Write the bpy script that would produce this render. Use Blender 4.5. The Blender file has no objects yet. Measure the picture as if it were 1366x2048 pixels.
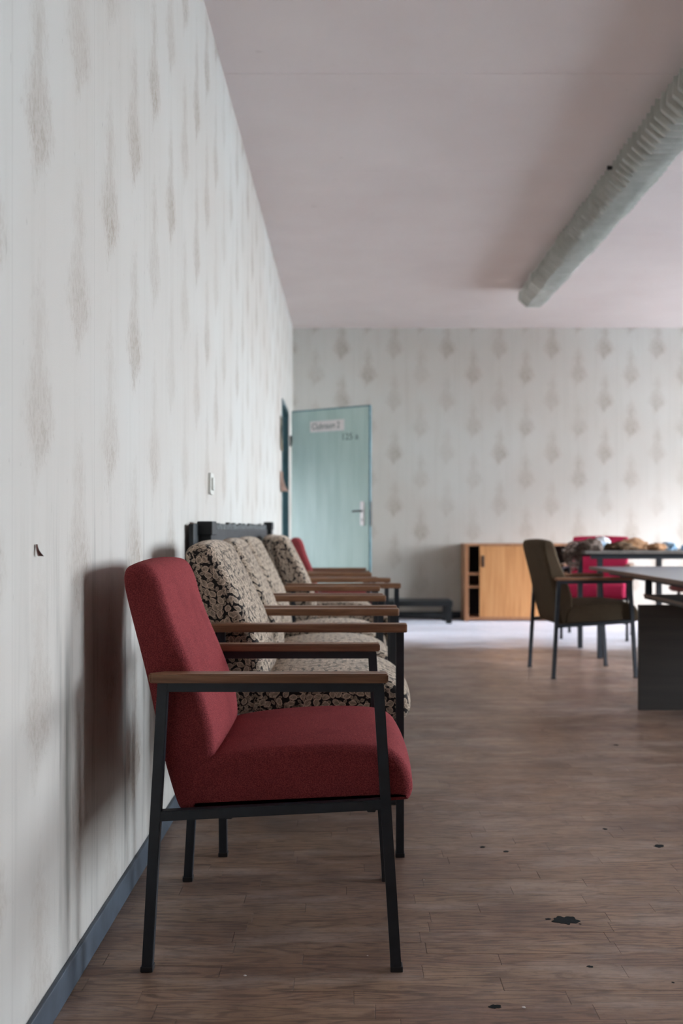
import bpy, bmesh, math, random
from mathutils import Vector, Matrix, noise as mnoise

scene = bpy.context.scene
C = bpy.data.collections.new('room'); scene.collection.children.link(C)
R = math.radians
rng = random.Random(7)

# ------------------------------------------------------------------ camera
CAMH = 0.92
cam_data = bpy.data.cameras.new('camera')
cam_data.sensor_fit = 'VERTICAL'
cam_data.sensor_height = 36.0
cam_data.lens = 35.0
cam_data.shift_x = -12 / 2048
cam_data.shift_y = 32 / 2048
cam_data.clip_start = 0.05
cam_data.dof.use_dof = True
cam_data.dof.focus_distance = 2.22
cam_data.dof.aperture_fstop = 3.5
cam = bpy.data.objects.new('camera', cam_data)
cam.location = (0, 0, CAMH)
cam.rotation_euler = (R(90), 0, 0)
C.objects.link(cam)
scene.camera = cam

# ------------------------------------------------------------------ world, exposure
scene.view_settings.view_transform = 'Standard'
scene.view_settings.look = 'None'
scene.view_settings.gamma = 1.0
scene.view_settings.use_curve_mapping = False
scene.view_settings.exposure = 1.42
scene.cycles.max_bounces = 10
scene.cycles.diffuse_bounces = 8
scene.cycles.glossy_bounces = 4

w = bpy.data.worlds.new('overcast'); scene.world = w; w.use_nodes = True
nt = w.node_tree; nt.nodes.clear()
wo = nt.nodes.new('ShaderNodeOutputWorld'); bg = nt.nodes.new('ShaderNodeBackground')
tc = nt.nodes.new('ShaderNodeTexCoord'); sp = nt.nodes.new('ShaderNodeSeparateXYZ')
rp = nt.nodes.new('ShaderNodeValToRGB')
rp.color_ramp.elements[0].position = 0.0; rp.color_ramp.elements[0].color = (.82, .92, 1.0, 1)
rp.color_ramp.elements[1].position = 1.0; rp.color_ramp.elements[1].color = (.64, .80, 1.0, 1)
nt.links.new(tc.outputs['Generated'], sp.inputs[0]); nt.links.new(sp.outputs[2], rp.inputs[0])
nt.links.new(rp.outputs[0], bg.inputs[0]); nt.links.new(bg.outputs[0], wo.inputs[0])
bg.inputs[1].default_value = 13.0

sun_d = bpy.data.lights.new('hazy_sun', 'SUN'); sun_d.energy = 1.8; sun_d.angle = R(11); sun_d.color = (1.0, .96, .98)
sun = bpy.data.objects.new('hazy_sun', sun_d); C.objects.link(sun)
_e, _a = R(18), R(37)
sun.rotation_euler = Vector((-math.cos(_e) * math.cos(_a), math.cos(_e) * math.sin(_a), -math.sin(_e))).to_track_quat('-Z', 'Y').to_euler()

# room dimensions
XL, XR, YF, YB, ZC = -0.556, 6.8, -4.0, 10.15, 2.96
WINDOWS = [(1.75, 3.75, 2.65), (5.9, 7.8, 2.7), (8.0, 10.05, 2.7)]      # y range and head height of the openings in the right wall
WZ0 = 0.60
for k, (a, b, WZ1) in enumerate(WINDOWS):
    ld = bpy.data.lights.new('sky_portal', 'AREA'); ld.shape = 'RECTANGLE'
    ld.size = b - a; ld.size_y = WZ1 - WZ0; ld.cycles.is_portal = True
    lo = bpy.data.objects.new('sky_portal', ld)
    lo.location = (XR + .22, (a + b) / 2, (WZ0 + WZ1) / 2)
    lo.rotation_euler = (R(90), 0, R(90))
    C.objects.link(lo)

HX, HY0, HY1, HZ0, HZ1 = -3.4, 8.10, 9.1, .30, 1.50        # daylight opening of the hallway behind the open door
ld = bpy.data.lights.new('sky_portal', 'AREA'); ld.shape = 'RECTANGLE'; ld.size = HY1 - HY0; ld.size_y = HZ1 - HZ0; ld.cycles.is_portal = True
lo = bpy.data.objects.new('sky_portal', ld); lo.location = (HX - .12, (HY0 + HY1) / 2, (HZ0 + HZ1) / 2); lo.rotation_euler = (R(90), 0, R(-90)); C.objects.link(lo)

# ------------------------------------------------------------------ node helpers
def srgb(r, g, b):
    f = lambda c: (c / 255 / 12.92) if c <= 10 else ((c / 255 + .055) / 1.055) ** 2.4
    return (f(r), f(g), f(b), 1)

class N:
    """small node-graph helper"""
    def __init__(s, name):
        s.m = bpy.data.materials.new(name); s.m.use_nodes = True
        s.t = s.m.node_tree; s.t.nodes.clear()
        s.out = s.t.nodes.new('ShaderNodeOutputMaterial')
        s.b = s.t.nodes.new('ShaderNodeBsdfPrincipled')
        s.t.links.new(s.b.outputs[0], s.out.inputs[0])
    def n(s, typ, **kw):
        x = s.t.nodes.new(typ)
        for k, v in kw.items(): setattr(x, k, v)
        return x
    def put(s, sock, v):
        if isinstance(v, bpy.types.NodeSocket): s.t.links.new(v, sock)
        elif v is not None: sock.default_value = v
    def M(s, op, a, b=None, c=None, clamp=False):
        x = s.n('ShaderNodeMath', operation=op, use_clamp=clamp)
        s.put(x.inputs[0], a); s.put(x.inputs[1], b)
        if c is not None: s.put(x.inputs[2], c)
        return x.outputs[0]
    def V(s, op, a, b=None):
        x = s.n('ShaderNodeVectorMath', operation=op); s.put(x.inputs[0], a); s.put(x.inputs[1], b)
        return x.outputs[0]
    def pos(s): return s.n('ShaderNodeNewGeometry').outputs['Position']
    def obj(s): return s.n('ShaderNodeTexCoord').outputs['Object']
    def uv(s): return s.n('ShaderNodeTexCoord').outputs['UV']
    def sep(s, v):
        x = s.n('ShaderNodeSeparateXYZ'); s.put(x.inputs[0], v); return x.outputs
    def comb(s, a, b, c=0.0):
        x = s.n('ShaderNodeCombineXYZ'); s.put(x.inputs[0], a); s.put(x.inputs[1], b); s.put(x.inputs[2], c)
        return x.outputs[0]
    def noise(s, vec, scale=5, detail=4, rough=.55, dist=0.0):
        x = s.n('ShaderNodeTexNoise'); s.put(x.inputs['Vector'], vec)
        s.put(x.inputs['Scale'], scale); s.put(x.inputs['Detail'], detail)
        s.put(x.inputs['Roughness'], rough); s.put(x.inputs['Distortion'], dist)
        return x.outputs['Fac']
    def ramp(s, fac, stops, interp='LINEAR'):
        x = s.n('ShaderNodeValToRGB'); x.color_ramp.interpolation = interp
        e = x.color_ramp.elements
        while len(e) < len(stops): e.new(.5)
        for el, (p, c) in zip(e, stops):
            el.position = p; el.color = c if not isinstance(c, (int, float)) else (c, c, c, 1)
        s.put(x.inputs[0], fac); return x.outputs[0]
    def mix(s, f, a, b, mode='MIX'):
        x = s.n('ShaderNodeMix', data_type='RGBA', blend_type=mode)
        s.put(x.inputs[0], f); s.put(x.inputs[6], a); s.put(x.inputs[7], b)
        return x.outputs[2]
    def sm(s, v, lo, hi, a=0.0, b=1.0):
        x = s.n('ShaderNodeMapRange', interpolation_type='SMOOTHSTEP')
        s.put(x.inputs[0], v); s.put(x.inputs[1], lo); s.put(x.inputs[2], hi)
        s.put(x.inputs[3], a); s.put(x.inputs[4], b)
        return x.outputs[0]
    def bump(s, h, strength=.3, dist=.002):
        x = s.n('ShaderNodeBump'); s.put(x.inputs['Strength'], strength); s.put(x.inputs['Distance'], dist)
        s.put(x.inputs['Height'], h); s.t.links.new(x.outputs[0], s.b.inputs['Normal'])
    def fin(s, col, rough=.6, metal=0.0, spec=.5, sheen=0.0):
        s.put(s.b.inputs['Base Color'], col); s.put(s.b.inputs['Roughness'], rough)
        s.put(s.b.inputs['Metallic'], metal); s.put(s.b.inputs['Specular IOR Level'], spec)
        if sheen:
            s.put(s.b.inputs['Sheen Weight'], sheen); s.put(s.b.inputs['Sheen Roughness'], .5)
        return s.m

def plain(name, col, rough=.6, metal=0.0, spec=.5, var=.12, scale=20):
    g = N(name); f = g.noise(g.obj(), scale, 5)
    c2 = tuple(c * (1 - var * 2) for c in col[:3]) + (1,)
    c3 = tuple(min(1, c * (1 + var * 1.5)) for c in col[:3]) + (1,)
    return g.fin(g.ramp(f, [(.3, c2), (.7, c3)]), rough, metal, spec)

# ------------------------------------------------------------------ materials
def wallpaper(name, axis, u0, z0, dirt_shade=False):
    g = N(name); P = g.sep(g.pos())
    uu = P[1] if axis == 'Y' else P[0]; z = P[2]
    wob = g.noise(g.comb(uu, z, 3.0), 9, 3)
    u = g.M('SUBTRACT', uu, u0)
    col = g.M('FLOOR', g.M('ADD', g.M('DIVIDE', u, .268), .5))
    lu = g.M('SUBTRACT', u, g.M('MULTIPLY', col, .268))
    par = g.M('FLOORED_MODULO', col, 2.0)
    zz = g.M('ADD', g.M('SUBTRACT', z, z0), g.M('MULTIPLY', par, .2675))
    lv = g.M('MULTIPLY', g.M('FRACT', g.M('DIVIDE', zz, .535)), .535)
    # silhouette of the faded bouquet (half width against height from its lower tip)
    hw = g.ramp(g.M('DIVIDE', lv, .535), [(0, 0.0), (.06, .12), (.14, .34), (.24, .62), (.36, .52), (.48, .30), (.58, .38), (.70, .22), (.84, .0)])
    tip = g.M('MULTIPLY', g.M('SUBTRACT', .05, lv), .35)      # the drooping tip leans aside
    la = g.M('ABSOLUTE', g.M('ADD', lu, g.M('MAXIMUM', tip, -.012)))
    leaf = g.noise(g.comb(g.M('MULTIPLY', lu, 46), g.M('MULTIPLY', lv, 26), par), 1, 6, .68, 1.2)
    edge = g.M('ADD', g.M('SUBTRACT', g.M('MULTIPLY', hw, .165), la), g.M('MULTIPLY', g.M('SUBTRACT', leaf, .5), .13))
    body = g.sm(edge, -.014, .065)
    fine = g.sm(leaf, .42, .66)
    low = g.sm(lv, .05, .30, 1.0, .35)                        # the lower sprays are printed darkest
    fade = g.sm(g.noise(g.comb(uu, z, 1.0), 1.3, 2), .30, .68, .35, 1.0)
    mask = g.M('MULTIPLY', g.M('MULTIPLY', body, g.M('ADD', .34, g.M('MULTIPLY', g.M('ADD', g.M('MULTIPLY', fine, .6), g.M('MULTIPLY', g.sm(g.noise(g.comb(g.M('MULTIPLY', lu, 120), g.M('MULTIPLY', lv, 80), par), 1, 4, .7), .40, .62), .4)), g.M('MULTIPLY', low, .75)))), fade)
    base = g.mix(g.sm(g.noise(g.comb(uu, z, 2.0), .7, 3), .35, .65), PAPER_A, PAPER_B)
    # vertical watermark stripes of the paper
    st = g.noise(g.comb(g.M('MULTIPLY', uu, 14), g.M('MULTIPLY', z, .8), 5.0), 1, 4, .6)
    base = g.mix(g.sm(st, .45, .85, 0, .16), base, srgb(150, 140, 126))
    c = g.mix(g.M('MULTIPLY', mask, .64), base, srgb(126, 102, 78))
    # joints between the paper rolls
    ju = g.M('ABSOLUTE', g.M('SUBTRACT', g.M('FLOORED_MODULO', g.M('ADD', u, .134 + .268), .536), .268))
    c = g.mix(g.sm(ju, .001, .003, .15, 0.0), c, srgb(120, 112, 104))
    if dirt_shade:
        # old scuffs and drips behind the chairs
        s2 = g.noise(g.comb(g.M('MULTIPLY', uu, 16), g.M('MULTIPLY', z, .9), 9.0), 1, 6, .65)
        zone = g.M('MULTIPLY', g.sm(z, .75, 1.15, 1.0, 0.0), g.sm(uu, 1.5, 2.0, .0, 1.0))
        zone = g.M('MULTIPLY', zone, g.sm(uu, 6.5, 7.5, 1.0, 0.0))
        c = g.mix(g.M('MULTIPLY', g.sm(s2, .50, .72), g.M('MULTIPLY', zone, .42)), c, srgb(84, 80, 72))
        # rubbed vertical stains scraped by chairs, with an arm's cast shadow painted in
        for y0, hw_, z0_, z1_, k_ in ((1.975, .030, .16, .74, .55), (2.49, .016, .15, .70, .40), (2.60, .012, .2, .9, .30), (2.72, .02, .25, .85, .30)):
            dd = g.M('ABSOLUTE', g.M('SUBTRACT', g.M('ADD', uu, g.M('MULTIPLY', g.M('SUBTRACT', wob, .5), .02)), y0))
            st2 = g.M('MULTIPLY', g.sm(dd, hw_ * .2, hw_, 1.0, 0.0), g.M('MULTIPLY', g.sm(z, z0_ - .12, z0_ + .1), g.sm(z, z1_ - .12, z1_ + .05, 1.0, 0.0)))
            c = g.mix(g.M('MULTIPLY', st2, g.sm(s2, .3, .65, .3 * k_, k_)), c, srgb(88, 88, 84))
        sp2 = g.noise(g.comb(g.M('MULTIPLY', uu, 60), g.M('MULTIPLY', z, 14), 1.0), 1, 3, .6)
        c = g.mix(g.M('MULTIPLY', g.sm(sp2, .68, .76), .35), c, srgb(96, 90, 78))
    rel = g.noise(g.comb(uu, z, 0), 420, 3)
    g.bump(g.M('ADD', rel, g.M('MULTIPLY', mask, .3)), .28, .0015)
    return g.fin(c, .78, 0, .25)

PAPER_A = srgb(194, 187, 179); PAPER_B = srgb(199, 196, 190)
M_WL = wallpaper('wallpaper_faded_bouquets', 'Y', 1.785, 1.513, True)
M_WB = wallpaper('wallpaper_faded_bouquets_end', 'X', -.337, 2.338)

def mk_ceiling():
    g = N('ceiling_plaster'); p = g.pos()
    c = g.ramp(g.noise(p, 1.2, 4), [(.3, srgb(224, 212, 211)), (.7, srgb(232, 222, 221))])
    c = g.mix(g.sm(g.noise(p, 7, 2), .74, .78, 0, .12), c, srgb(120, 90, 84))
    g.bump(g.noise(p, 260, 3), .3, .002)
    return g.fin(c, .85, 0, .2)
M_CEIL = mk_ceiling()

def mk_floor():
    g = N('worn_plank_floor'); P = g.sep(g.pos())
    at = g.n('ShaderNodeAttribute', attribute_name='plank'); r = at.outputs['Fac']
    x = g.M('ADD', P[0], g.M('MULTIPLY', r, 37.0)); y = g.M('ADD', P[1], g.M('MULTIPLY', r, 11.0))
    # cathedral grain: stretched rings
    warp = g.noise(g.comb(g.M('MULTIPLY', x, 2.2), g.M('MULTIPLY', y, 16), 0), 1, 2, .5)
    ring = g.M('SINE', g.M('ADD', g.M('MULTIPLY', warp, 60), g.M('MULTIPLY', y, 40)))
    ring = g.sm(ring, .1, 1.0)
    fine = g.noise(g.comb(g.M('MULTIPLY', x, 12), g.M('MULTIPLY', y, 230), 0), 1, 5, .7)
    pore = g.sm(fine, .50, .66)
    base = g.mix(r, srgb(152, 120, 100), srgb(168, 137, 113))
    c = g.mix(g.M('MULTIPLY', ring, .50), base, srgb(84, 62, 54))
    c = g.mix(g.M('MULTIPLY', pore, .72), c, srgb(66, 49, 45))
    # grime and traffic wear
    p = g.pos()
    grime = g.noise(p, 1.1, 5, .6)
    c = g.mix(g.sm(grime, .32, .78, 0, .55), c, srgb(74, 60, 54))
    gm = g.noise(p, 6, 5, .65)
    c = g.mix(g.sm(gm, .35, .80, 0, .50), c, srgb(80, 64, 62))
    wear = g.noise(g.comb(g.M('MULTIPLY', P[0], 3.0), g.M('MULTIPLY', P[1], 10), 8.0), 1, 6, .65)
    c = g.mix(g.sm(wear, .46, .70, 0, .42), c, srgb(186, 166, 154))
    fle = g.noise(g.comb(g.M('MULTIPLY', P[0], 40), g.M('MULTIPLY', P[1], 70), 8.0), 1, 5, .7)
    c = g.mix(g.sm(fle, .50, .66, 0, .30), c, srgb(84, 66, 60))
    spot = g.noise(g.comb(g.M('MULTIPLY', P[0], 9), g.M('MULTIPLY', P[1], 12), 4), 1, 3, .6)
    c = g.mix(g.sm(spot, .73, .77, 0, .6), c, srgb(48, 40, 42))
    h = g.M('SUBTRACT', 1.0, g.M('ADD', g.M('MULTIPLY', pore, .6), g.M('MULTIPLY', ring, .3)))
    g.bump(h, .35, .0008)
    ro = g.sm(g.noise(p, 2.5, 4), .3, .7, .30, .42)
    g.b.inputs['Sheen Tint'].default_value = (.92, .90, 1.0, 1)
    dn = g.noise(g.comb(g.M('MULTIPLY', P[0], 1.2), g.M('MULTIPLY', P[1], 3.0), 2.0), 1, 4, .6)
    zone = g.sm(g.M('ADD', P[1], g.M('MULTIPLY', g.M('SUBTRACT', dn, .5), 1.6)), 7.3, 8.5)       # sheen raised towards the end wall, imitating bright glare on the floor
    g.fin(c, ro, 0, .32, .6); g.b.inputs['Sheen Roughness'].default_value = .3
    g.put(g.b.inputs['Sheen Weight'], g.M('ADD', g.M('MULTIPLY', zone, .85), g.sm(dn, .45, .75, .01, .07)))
    return g.m
M_FLOOR = mk_floor()

def mk_fabric(name, a, b, spec=.05, sheen=0.0):
    g = N(name); o = g.obj()
    n1 = g.noise(o, 520, 3, .6); n2 = g.noise(o, 9, 4)
    c = g.mix(g.sm(n1, .35, .65), a, b)
    c = g.mix(g.sm(n2, .45, .75, 0, .25), c, tuple(v * .55 for v in a[:3]) + (1,))
    g.bump(n1, .55, .0018)
    return g.fin(c, .92, 0, spec, sheen)
M_RED = mk_fabric('red_boucle', srgb(104, 42, 46), srgb(152, 70, 71))
M_PINK = mk_fabric('crimson_boucle', srgb(160, 28, 62), srgb(196, 58, 92))
M_BROWN = mk_fabric('olive_brown_weave', srgb(70, 58, 46), srgb(98, 84, 68))

def mk_floral():
    g = N('leaf_patterned_upholstery'); uv = g.uv()
    warp = g.noise(uv, 30, 2)
    uvw = g.V('ADD', uv, g.comb(g.M('MULTIPLY', g.M('SUBTRACT', warp, .5), .012), g.M('MULTIPLY', g.M('SUBTRACT', warp, .5), -.012), 0))
    def leaves(scale, off, ln, wd):
        v = g.n('ShaderNodeTexVoronoi', voronoi_dimensions='2D', feature='F1')
        g.put(v.inputs['Vector'], g.V('ADD', uvw, (off, off * .7, 0))); v.inputs['Scale'].default_value = scale
        v.inputs['Randomness'].default_value = .75
        rel = g.V('SUBTRACT', g.V('MULTIPLY', g.V('ADD', uvw, (off, off * .7, 0)), (scale, scale, 0)), g.V('MULTIPLY', v.outputs['Position'], (scale, scale, 0)))
        cr = g.sep(v.outputs['Color']); ang = g.M('MULTIPLY', cr[0], 6.283)
        s_, c_ = g.M('SINE', ang), g.M('COSINE', ang); rr = g.sep(rel)
        lx = g.M('ADD', g.M('MULTIPLY', rr[0], c_), g.M('MULTIPLY', rr[1], s_))
        ly = g.M('SUBTRACT', g.M('MULTIPLY', rr[1], c_), g.M('MULTIPLY', rr[0], s_))
        q = g.M('DIVIDE', lx, ln); prof = g.M('MULTIPLY', g.M('SUBTRACT', 1.0, g.M('MULTIPLY', q, q)), wd)
        a = g.M('ABSOLUTE', ly)
        inside = g.M('SUBTRACT', prof, a)
        outline = g.M('MULTIPLY', g.sm(inside, .0, .03), g.sm(inside, .07, .11, 1.0, .42))
        vein = g.M('MULTIPLY', g.sm(a, .015, .045, .75, 0.0), g.sm(lx, -.25, .1, 0, 1))
        rib = g.sm(g.M('SINE', g.M('MULTIPLY', g.M('SUBTRACT', lx, a), 42)), .6, .95, 0, .45)
        m = g.M('MULTIPLY', outline, g.M('SUBTRACT', 1.0, g.M('MAXIMUM', vein, rib)))
        return m
    m = g.M('MAXIMUM', leaves(44, 0.0, .52, .37), g.M('MULTIPLY', leaves(66, 3.31, .48, .28), .75))
    blotch = g.noise(uv, 7, 3)
    m = g.M('MULTIPLY', m, g.sm(blotch, .28, .36, .4, 1.0))
    c = g.mix(m, srgb(36, 32, 33), srgb(244, 218, 192))
    th = g.noise(uv, 900, 2)
    g.bump(g.M('ADD', g.M('MULTIPLY', m, .8), g.M('MULTIPLY', th, .5)), .5, .0016)
    g.b.inputs['Sheen Tint'].default_value = (1, .86, .74, 1)
    return g.fin(c, .88, 0, .12, .28)
M_FLORAL = mk_floral()

def mk_wood(name, a, b, c3, axis=0, scale=1.0, rough=.42):
    g = N(name); P = g.sep(g.obj())
    ax = [P[0], P[1], P[2]]; L = ax.pop(axis)
    v = g.comb(g.M('MULTIPLY', L, 3.5 * scale), g.M('MULTIPLY', ax[0], 60 * scale), g.M('MULTIPLY', ax[1], 60 * scale))
    f = g.noise(v, 1, 5, .6, .4)
    c = g.ramp(f, [(.28, a), (.5, b), (.72, c3)])
    g.bump(f, .15, .0006)
    return g.fin(c, rough, 0, .45)
M_ARM = mk_wood('oiled_arm_wood', srgb(92, 62, 44), srgb(126, 88, 63), srgb(156, 116, 86))
M_BEECH = mk_wood('orange_beech_veneer', srgb(186, 128, 78), srgb(206, 148, 96), srgb(216, 162, 110), 2, .5, .5)
M_BEECH_EDGE = mk_wood('beech_edge', srgb(150, 104, 74), srgb(172, 124, 92), srgb(186, 140, 108), 2, .6)
M_DARKWOOD = mk_wood('dark_stained_board', srgb(50, 45, 41), srgb(56, 50, 46), srgb(64, 57, 52), 0, .5, .55)
M_EDGEWOOD = mk_wood('table_edge_wood', srgb(84, 60, 48), srgb(108, 80, 64), srgb(130, 98, 78), 1, .6, .4)
M_STEEL = plain('black_lacquered_steel', srgb(36, 42, 50), .42, 0, .5, .1, 30)
M_BLACKWOOD = plain('blackened_wood', srgb(38, 40, 42), .55, 0, .4, .18, 14)
M_INSIDE = plain('dark_cabinet_inside', srgb(40, 42, 46), .8)
M_TABLETOP = plain('blue_grey_laminate', srgb(128, 132, 142), .28, 0, .5, .06, 40)
M_BASE = plain('blue_grey_skirting', srgb(74, 82, 92), .5, 0, .4, .15, 12)
M_TEALDARK = plain('teal_frame_paint', srgb(58, 92, 100), .4, 0, .5, .08, 10)
M_IVORY = plain('ivory_plastic', srgb(206, 204, 196), .4, 0, .5, .04, 10)
M_NICKEL = plain('pale_aluminium', srgb(214, 206, 204), .35, .2, .5, .05, 10)
M_BLACKPL = plain('black_plastic', srgb(30, 30, 34), .4)
M_PAPERW = plain('aged_white_card', srgb(214, 206, 202), .7, 0, .3, .04, 30)
M_INK = plain('dark_green_ink', srgb(58, 72, 68), .7)
M_FIXT = None
def mk_fixture():
    g = N('dusty_grey_ribbed_plastic'); p = g.pos()
    c = g.ramp(g.noise(p, 14, 5), [(.3, srgb(184, 186, 180)), (.7, srgb(204, 205, 200))])
    g.bump(g.noise(p, 120, 3), .25, .002)
    return g.fin(c, .55, 0, .4)
M_FIXT = mk_fixture()
def mk_door():
    g = N('sea_green_door_gloss'); o = g.sep(g.obj())
    f = g.noise(g.comb(g.M('MULTIPLY', o[0], 9), g.M('MULTIPLY', o[2], 1.2), 0), 1, 4)
    c = g.mix(g.sm(f, .35, .65), srgb(158, 178, 170), srgb(170, 189, 181))
    g.bump(g.noise(g.obj(), 25, 3), .15, .001)
    return g.fin(c, .42, 0, .5)
M_DOOR = mk_door()
M_DOOREDGE = plain('teal_door_edge', srgb(74, 112, 120), .4)
M_SUB = plain('dark_subfloor', srgb(42, 36, 34), .9)
M_OUT = plain('outdoor_gravel', srgb(204, 202, 198), .95, 0, .1, .2, .6)
M_FRAMEW = plain('white_window_paint', srgb(214, 214, 210), .4)
def mk_glass():
    g = N('window_glass'); t = g.t
    tr = t.nodes.new('ShaderNodeBsdfTransparent'); gl = t.nodes.new('ShaderNodeBsdfGlossy')
    gl.inputs['Roughness'].default_value = .02
    fr = t.nodes.new('ShaderNodeFresnel'); fr.inputs[0].default_value = 1.3
    mx = t.nodes.new('ShaderNodeMixShader')
    t.links.new(fr.outputs[0], mx.inputs[0]); t.links.new(tr.outputs[0], mx.inputs[1]); t.links.new(gl.outputs[0], mx.inputs[2])
    t.links.new(mx.outputs[0], g.out.inputs[0]); return g.m
M_GLASS = mk_glass()

# ------------------------------------------------------------------ mesh helpers
def bx(bm, a, b, bevel=0.0):
    """axis box between corners a and b, bevelled edges"""
    t = bmesh.new(); bmesh.ops.create_cube(t, size=1)
    s = [b[i] - a[i] for i in range(3)]; c = [(a[i] + b[i]) / 2 for i in range(3)]
    for v in t.verts: v.co = Vector((v.co[i] * s[i] + c[i] for i in range(3)))
    if bevel: bmesh.ops.bevel(t, geom=t.edges[:], offset=bevel, segments=2, affect='EDGES', profile=.6)
    me = bpy.data.meshes.new('t'); t.to_mesh(me); t.free(); bm.from_mesh(me); bpy.data.meshes.remove(me)
    return bm

def bar(bm, p, q, w, d=None, bevel=.0015, up=(0, 1, 0)):
    """square tube from p to q"""
    d = d or w; p, q = Vector(p), Vector(q); z = (q - p).normalized()
    x = Vector(up).cross(z)
    if x.length < 1e-4: x = Vector((1, 0, 0)).cross(z)
    x.normalize(); y = z.cross(x)
    t = bmesh.new(); bmesh.ops.create_cube(t, size=1); L = (q - p).length
    if bevel:
        for v in t.verts: v.co = Vector((v.co.x * w, v.co.y * d, v.co.z * L))
        bmesh.ops.bevel(t, geom=t.edges[:], offset=bevel, segments=2, affect='EDGES')
    else:
        for v in t.verts: v.co = Vector((v.co.x * w, v.co.y * d, v.co.z * L))
    mat = Matrix((x, y, z)).transposed().to_4x4(); mat.translation = (p + q) / 2
    t.transform(mat)
    me = bpy.data.meshes.new('t'); t.to_mesh(me); t.free(); bm.from_mesh(me); bpy.data.meshes.remove(me)
    return bm

def obj(name, bm, m, parent=None, smooth=False, label=None):
    me = bpy.data.meshes.new(name); bmesh.ops.recalc_face_normals(bm, faces=bm.faces[:]); bm.to_mesh(me); bm.free()
    me.materials.append(m)
    if smooth:
        for p in me.polygons: p.use_smooth = len(p.vertices) < 30
    o = bpy.data.objects.new(name, me); C.objects.link(o)
    if parent: o.parent = parent
    if label: o['label'] = label
    return o

def box(name, a, b, m, parent=None, bevel=0.0, label=None):
    return obj(name, bx(bmesh.new(), a, b, bevel), m, parent, False, label)

def struct(o): o['kind'] = 'structure'; return o
def tag(o, label, cat, group=None):
    o['label'] = label; o['category'] = cat
    if group: o['group'] = group
    return o
def thing(name, label, cat, loc=(0, 0, 0), rz=0.0, group=None):
    o = bpy.data.objects.new(name, None); o.empty_display_size = .1; C.objects.link(o)
    o.location = loc; o.rotation_euler = (0, 0, rz)
    return tag(o, label, cat, group)

def chaikin(pts, it=3):
    for _ in range(it):
        out = []
        for i in range(len(pts)):
            a, b = Vector(pts[i]), Vector(pts[(i + 1) % len(pts)])
            out += [a * .75 + b * .25, a * .25 + b * .75]
        pts = out
    return [Vector(p) for p in pts]

def cushion(name, ctrl, width, m, parent, r=.02, crown=.008, it=3):
    """upholstered pad: closed side profile (x,z) swept across y with rounded ends and a soft crown"""
    P = chaikin([Vector(p) for p in ctrl], it); n = len(P)
    area = sum(P[i].x * P[(i + 1) % n].y - P[(i + 1) % n].x * P[i].y for i in range(n))
    if area < 0: P.reverse()
    nor = []
    for i in range(n):
        t = P[(i + 1) % n] - P[i - 1]; nn = Vector((t.y, -t.x)); nn.normalize(); nor.append(nn)
    arc = [0.0]
    for i in range(n): arc.append(arc[-1] + (P[(i + 1) % n] - P[i]).length)
    K = 6
    # where the outline turns tightly the end rounding is kept smaller than the corner itself
    lim = []
    for i in range(n):
        a, b = P[i] - P[i - 1], P[(i + 1) % n] - P[i]
        t = math.atan2(a.x * b.y - a.y * b.x, a.dot(b))
        lim.append(min(1.0, .75 * (a.length + b.length) / 2 / t / r) if t > 1e-5 else 1.0)
    for _ in range(5): lim = [min(lim[i], (lim[i - 1] + lim[i] + lim[(i + 1) % n]) / 3 + .02) for i in range(n)]
    for _ in range(3): lim = [(lim[i - 1] + 2 * lim[i] + lim[(i + 1) % n]) / 4 for i in range(n)]
    # quarter round: y goes from the end face inward while the inset shrinks
    sl = [(-width / 2 + r * (1 - math.cos(math.pi / 2 * k / K)), -r * (1 - math.sin(math.pi / 2 * k / K))) for k in range(K + 1)]
    mid = [(-width / 2 + r + (width - 2 * r) * j / 10, 0.0) for j in range(1, 10)]
    sl = sl + mid + [(-y, e) for y, e in reversed(sl)]
    up = [max(0.0, min(1.0, 1 + 2.2 * nn.y)) for nn in nor]          # no sag on the underside
    bm = bmesh.new(); uvl = bm.loops.layers.uv.new('UVMap'); rows = []
    for y, e in sl:
        q = max(0.0, 1 - (2 * y / width) ** 2) * crown
        rows.append([bm.verts.new((P[i].x + nor[i].x * (e * lim[i] + q * up[i]), y, P[i].y + nor[i].y * (e * lim[i] + q * up[i]))) for i in range(n)])
    for j in range(len(rows) - 1):
        for i in range(n):
            i2 = (i + 1) % n
            f = bm.faces.new((rows[j][i], rows[j][i2], rows[j + 1][i2], rows[j + 1][i]))
            for l, (ai, jj) in zip(f.loops, ((i, j), (i + 1, j), (i + 1, j + 1), (i, j + 1))):
                l[uvl].uv = (arc[ai], sl[jj][0] + sl[jj][1])
    for row in (rows[0], rows[-1]):
        f = bm.faces.new(row); f.smooth = False
        for l in f.loops: l[uvl].uv = (l.vert.co.x + .37, l.vert.co.z + .11)
    return obj(name, bm, m, parent, True)

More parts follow.
